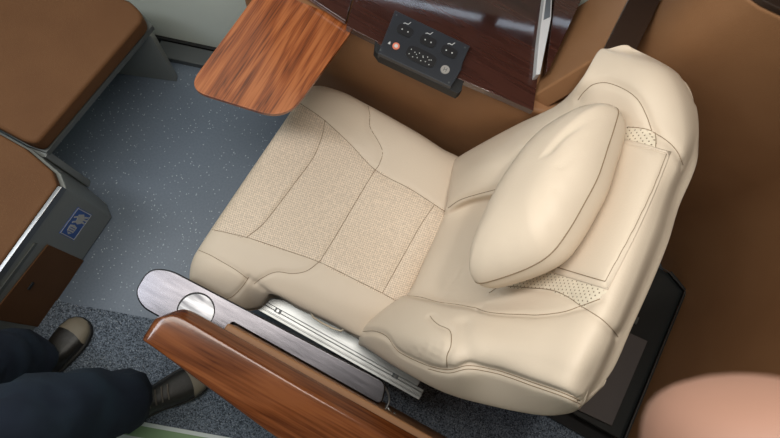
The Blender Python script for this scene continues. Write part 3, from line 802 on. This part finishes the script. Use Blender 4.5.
# ================================================================== PERSON (legs in view; the rest stands beside the frame)
def skin(points, edges, radii, subdiv=2):
    me = bpy.data.meshes.new('skin_tmp'); me.from_pydata([tuple(p) for p in points], edges, [])
    o = bpy.data.objects.new('skin_tmp', me); COL.objects.link(o)
    m = o.modifiers.new('skin', 'SKIN'); m.use_smooth_shade = True
    if not me.skin_vertices: 
        bpy.context.view_layer.objects.active = o
    sv = me.skin_vertices[0].data
    for i, r in enumerate(radii):
        sv[i].radius = (r, r) if not isinstance(r, tuple) else r
    sv[0].use_root = True
    s = o.modifiers.new('s', 'SUBSURF'); s.levels = subdiv; s.render_levels = subdiv
    dg = bpy.context.evaluated_depsgraph_get(); ev = o.evaluated_get(dg); em = ev.to_mesh()
    V = [v.co.copy() for v in em.vertices]; F = [tuple(p.vertices) for p in em.polygons]
    ev.to_mesh_clear(); bpy.data.objects.remove(o); bpy.data.meshes.remove(me)
    return V, F

A1, A2 = Vector((-.735, -.415, .09)), Vector((-.420, -.368, .09))       # ankles
hipc = Vector((-.66, -.58, .93))
p0 = empty('person', (-.62, -.40, 0), 'standing person in dark blue jeans and worn dark shoes beside the armrest', 'person')
hl, hr = hipc + Vector((-.10, .02, -.04)), hipc + Vector((.10, -.02, -.04))
kl = A1.lerp(hl, .48) + Vector((0, .05, 0)); kr = A2.lerp(hr, .48) + Vector((-.02, .05, 0))
tr_pts = [hipc, hl, kl, A1 + Vector((0, 0, .03)), hr, kr, A2 + Vector((0, 0, .03)), hipc + Vector((0, 0, .09))]
V1, F1 = skin(tr_pts, [(0, 1), (1, 2), (2, 3), (0, 4), (4, 5), (5, 6), (0, 7)], [.135, 0.108, .100, .076, .112, .108, .086, .135])
# gentle folds in the cloth near the hems
for i, v in enumerate(V1):
    if v.z < .8: V1[i] = v + Vector((math.sin(v.z * 70 + v.y * 30) * .005 + math.sin(v.z * 28 + v.x * 50) * .006, math.cos(v.z * 60 + v.x * 40) * .006 + math.sin(v.z * 23 - v.x * 35) * .007, 0))
mb = MB(); mb.add(V1, F1); j_ = mb.build('jeans', m_jeans, p0, smooth=True); j_['label'] = 'dark blue denim jeans'
# body: torso, head, arms, hands; the right hand reaches up beside the lens
neck = hipc + Vector((.05, .05, .56)); chest = hipc + Vector((.03, .03, .36)); head = neck + Vector((.03, .03, .16))
def camp(x, y, d):      # a point given by its offset from the lens
    return CAM + CAM_R @ Vector((x, y, -d))
tip = camp(.0365, -.0165, .062); tp1 = camp(.0370, -.0220, .062); kn1 = camp(.040, -.037, .061); kn2 = camp(.040, -.072, .052); palm = camp(.026, -.118, .035); wrist = camp(.0, -.18, .01)
shr, shl = chest + Vector((.17, -.06, .13)), chest + Vector((-.15, .10, .13))
elb = wrist + Vector((-.15, -.12, -.22))
elb_l = shl + Vector((-.05, .03, -.29)); wr_l = elb_l + Vector((.04, .12, -.22))
bp = [chest, hipc + Vector((0, 0, .12)), neck, shr, shr.lerp(elb, .5), elb, elb.lerp(wrist, .5), wrist, shl, elb_l, wr_l]
be = [(0, 1), (0, 2), (0, 3), (3, 4), (4, 5), (5, 6), (6, 7), (0, 8), (8, 9), (9, 10)]
V2, F2 = skin(bp, be, [.14, .13, .055, .06, .05, .042, .037, .028, .06, .045, .028])
mb = MB(); mb.add(V2, F2, 0)
def ell(c, r, mi, seg=24, ring=16):
    vs = []; fs = []
    for i in range(ring + 1):
        a = math.pi * i / ring
        for k in range(seg):
            b = 2 * math.pi * k / seg; vs.append(c + Vector((math.sin(a) * math.cos(b) * r[0], math.sin(a) * math.sin(b) * r[1], math.cos(a) * r[2])))
    for i in range(ring):
        for k in range(seg): fs.append((i*seg+k, i*seg+(k+1) % seg, (i+1)*seg+(k+1) % seg, (i+1)*seg+k))
    mb.add(vs, fs, mi)
def hand(wr, pm, spread, fingers, thumb):
    Vh, Fh = skin([wr, wr.lerp(pm, .5), pm], [(0, 1), (1, 2)], [(.026, .02), (.034, .017), (.036, .014)], 2); mb.add(Vh, Fh, 1)
    for ch, rad in fingers + [thumb]:
        Vf, Ff = skin(ch, [(i, i + 1) for i in range(len(ch) - 1)], rad, 2); mb.add(Vf, Ff, 1)
fr_ = [.0095, .009, .0085, .0075]
dirc = (palm - wrist).normalized()
cr, cu, cf_ = CAM_R @ Vector((1, 0, 0)), CAM_R @ Vector((0, 1, 0)), CAM_R @ Vector((0, 0, -1))
fingers = [([palm, kn2, kn1, tp1, tip], [.0125, .0125, .0130, .0125, .0085])]
for i, ln in enumerate((.9, .8, .65)):
    b_ = palm + cr * (.020 * (i + 1)) - cf_ * .006 * i
    fingers.append(([b_, b_ + cu * .032 * ln + cf_ * .004, b_ + cu * .045 * ln - cf_ * .018, b_ + cu * .035 * ln - cf_ * .036], fr_))
thumb = ([wrist.lerp(palm, .35), wrist.lerp(palm, .4) - cr * .03 - cf_ * .01, wrist.lerp(palm, .8) - cr * .045 - cf_ * .02], [.014, .0115, .009])
hand(wrist, palm, 0, fingers, thumb)
pl_ = wr_l + Vector((.01, .03, -.08)); cx_ = Vector((1, 0, 0))
fl = []
for i in range(4):
    b_ = pl_ + cx_ * (.02 * (i - 1.5)); ln = (.85, 1, .93, .75)[i]
    fl.append(([b_, b_ + Vector((0, .012, -.035 * ln)), b_ + Vector((0, .01, -.06 * ln)), b_ + Vector((0, -.004, -.08 * ln))], fr_))
hand(wr_l, pl_, 0, fl, ([wr_l.lerp(pl_, .35), wr_l.lerp(pl_, .5) + Vector((.04, .015, 0)), wr_l.lerp(pl_, .9) + Vector((.052, .02, 0))], [.013, .0115, .009]))
ell(head, (.078, .095, .118), 1)
ell(head + Vector((.0, .097, -.012)), (.012, .018, .022), 1, 12, 8)
for s_ in (-1, 1):
    ell(head + Vector((s_ * .079, 0, -.01)), (.010, .018, .03), 1, 12, 8)
    ell(head + Vector((s_ * .03, .086, .012)), (.012, .008, .008), 3, 12, 8)
ell(head + Vector((0, .088, -.055)), (.024, .006, .006), 4, 12, 8)
Vn, Fn = skin([neck - Vector((0, 0, .04)), neck + Vector((.01, .01, .09))], [(0, 1)], [.055, .05]); mb.add(Vn, Fn, 1)
body = mb.build('body', [m_shirt, m_skin, m_hair, m_white, m_red], p0, smooth=True)
mb = MB(); ell(head + Vector((0, -.014, .022)), (.086, .100, .112), 0)
mb.v = [v if not (v.y > head.y + .045 and v.z < head.z + .07) else Vector((v.x * .7 + head.x * .3, head.y + .03, max(v.z, head.z))) for v in mb.v]
mb.build('hair', m_hair, p0, smooth=True)

def shoe(toe, heel, flip):
    t = Vector((toe[0], toe[1], 0)); h = Vector((heel[0], heel[1], 0)); d = (t - h); Ln = d.length; d.normalize(); s = Vector((-d.y, d.x, 0))
    secs = [(0, .022, .055), (.04, .034, .082), (.15, .039, .100), (.30, .037, .098), (.42, .037, .086), (.55, .042, .072), (.70, .048, .058), (.82, .047, .048), (.92, .038, .040), (.975, .024, .030), (1, .008, .020)]
    K = 16; vs = []
    for (u, w, hh) in secs:
        for k in range(K):
            a = math.pi * k / (K - 1); x = math.copysign(abs(math.cos(a)) ** .7, math.cos(a)); z = math.sin(a) ** .75
            vs.append(h + d * (u * Ln) + s * (x * w) + Vector((0, 0, .026 + z * (hh - .018))))
    fs = [(i * K + j, i * K + j + 1, (i + 1) * K + j + 1, (i + 1) * K + j) for i in range(len(secs) - 1) for j in range(K - 1)]
    fs += [(i * K, (i + 1) * K, (i + 1) * K + K - 1, i * K + K - 1) for i in range(len(secs) - 1)]
    fs += [tuple(range(K)), tuple((len(secs) - 1) * K + j for j in range(K))]
    mb = MB(); mb.add(vs, fs, 0)
    sh_ = mb.build('shoe', m_shoe, p0, smooth=True); m_ = sh_.modifiers.new('s', 'SUBSURF'); m_.levels = m_.render_levels = 1
    mb = MB(); out = []
    for sgn in (1, -1):
        for (u, w, hh) in (secs if sgn > 0 else secs[::-1]): out.append(h + d * (u * Ln * 1.02 - .003) + s * (sgn * (w + .005)))
    mb.prism(out, .0065, .028); mb.build('sole', m_sole, sh_, bevel=.004)
    # toe cap
    mb = MB(); vs = []; tc = secs[7:]
    for q_, (u, w, hh) in enumerate(tc):
        for k in range(K):
            a = math.pi * k / (K - 1); x = math.copysign(abs(math.cos(a)) ** .7, math.cos(a)); z = math.sin(a) ** .75
            uu = u if q_ else u - .05 * abs(math.cos(a)) ** 1.5 + .02
            vs.append(h + d * (uu * Ln + .002) + s * (x * (w + .0015)) + Vector((0, 0, .026 + z * (hh - .018 + .0022))))
    fs = [(i * K + j, i * K + j + 1, (i + 1) * K + j + 1, (i + 1) * K + j) for i in range(len(tc) - 1) for j in range(K - 1)]
    mb.add(vs, fs, 0); tcp = mb.build('toe_cap', m_toe, sh_, smooth=True); tcp['label'] = 'pale grey-brown toe cap'
    mb = MB()
    for i in range(5):
        u = .36 + i * .062; hh = np.interp(u, [q[0] for q in secs], [q[2] for q in secs]); 
        pts = [h + d * (u * Ln + a * .006) + s * (a * .022) + Vector((0, 0, .0165 + hh - .004 * abs(a) - .0005 + .0)) for a in (-1, -.5, 0, .5, 1)]
        mb.tube(pts, .0026, 0, 6)
    mb.build('laces', m_lace, sh_, smooth=True)
T1 = at(84, 320, .03); T2 = at(207, 374, .03)
shoe((T1.x, T1.y), (-.750, -.560), 1)
shoe((T2.x, T2.y), (-.475, -.470), -1)

# ================================================================== LIGHT
def area(name, loc, sx, sy, power, color, rot=(0, 0, 0)):
    l = bpy.data.lights.new(name, 'AREA'); l.shape = 'RECTANGLE'; l.size = sx; l.size_y = sy; l.energy = power; l.color = color
    o = bpy.data.objects.new(name, l); COL.objects.link(o); o.location = loc; o.rotation_euler = rot; return o
x_, y_ = car(.25, .10)
area('ceiling_lamp', (-.42, .14, 2.27), 1.2, .36, 18, (1, .95, .87), (0, 0, AX))
area('front_fill', (*car(-1.5, .15), 2.27), 1.0, .25, 14, (.90, .95, 1), (0, 0, AX))  # unseen lamp added to brighten the floor and left side
sl = bpy.data.lights.new('headrest_fill', 'SPOT'); sl.energy = 26; sl.spot_size = math.radians(46); sl.spot_blend = .8; sl.shadow_soft_size = .04; sl.color = (1, .95, .86)  # added spot without a visible source; brightens the headrest crown
so = bpy.data.objects.new('headrest_fill', sl); COL.objects.link(so); so.location = (.12, .42, 2.24)
so.rotation_euler = (Vector((.33, .50, 1.0)) - Vector((.12, .42, 2.24))).to_track_quat('-Z', 'Y').to_euler()
w = bpy.data.worlds.new('world'); bpy.context.scene.world = w; w.use_nodes = True
w.node_tree.nodes['Background'].inputs[0].default_value = (.75, .85, 1, 1); w.node_tree.nodes['Background'].inputs[1].default_value = 5

# ================================================================== CAMERA
cd = bpy.data.cameras.new('camera'); co = bpy.data.objects.new('camera', cd); COL.objects.link(co)
cd.sensor_width = 36; cd.lens = 36 * FPX / 780; cd.clip_start = .005; cd.clip_end = 50
cd.dof.use_dof = True; cd.dof.focus_distance = 1.45; cd.dof.aperture_fstop = 30
M = CAM_R.to_4x4(); M.translation = CAM; co.matrix_world = M
sc = bpy.context.scene; sc.camera = co
sc.view_settings.view_transform = 'Standard'; sc.view_settings.look = 'None'; sc.view_settings.gamma = 1
sc.view_settings.use_curve_mapping = False; sc.view_settings.exposure = 0
sc.cycles.use_denoising = True
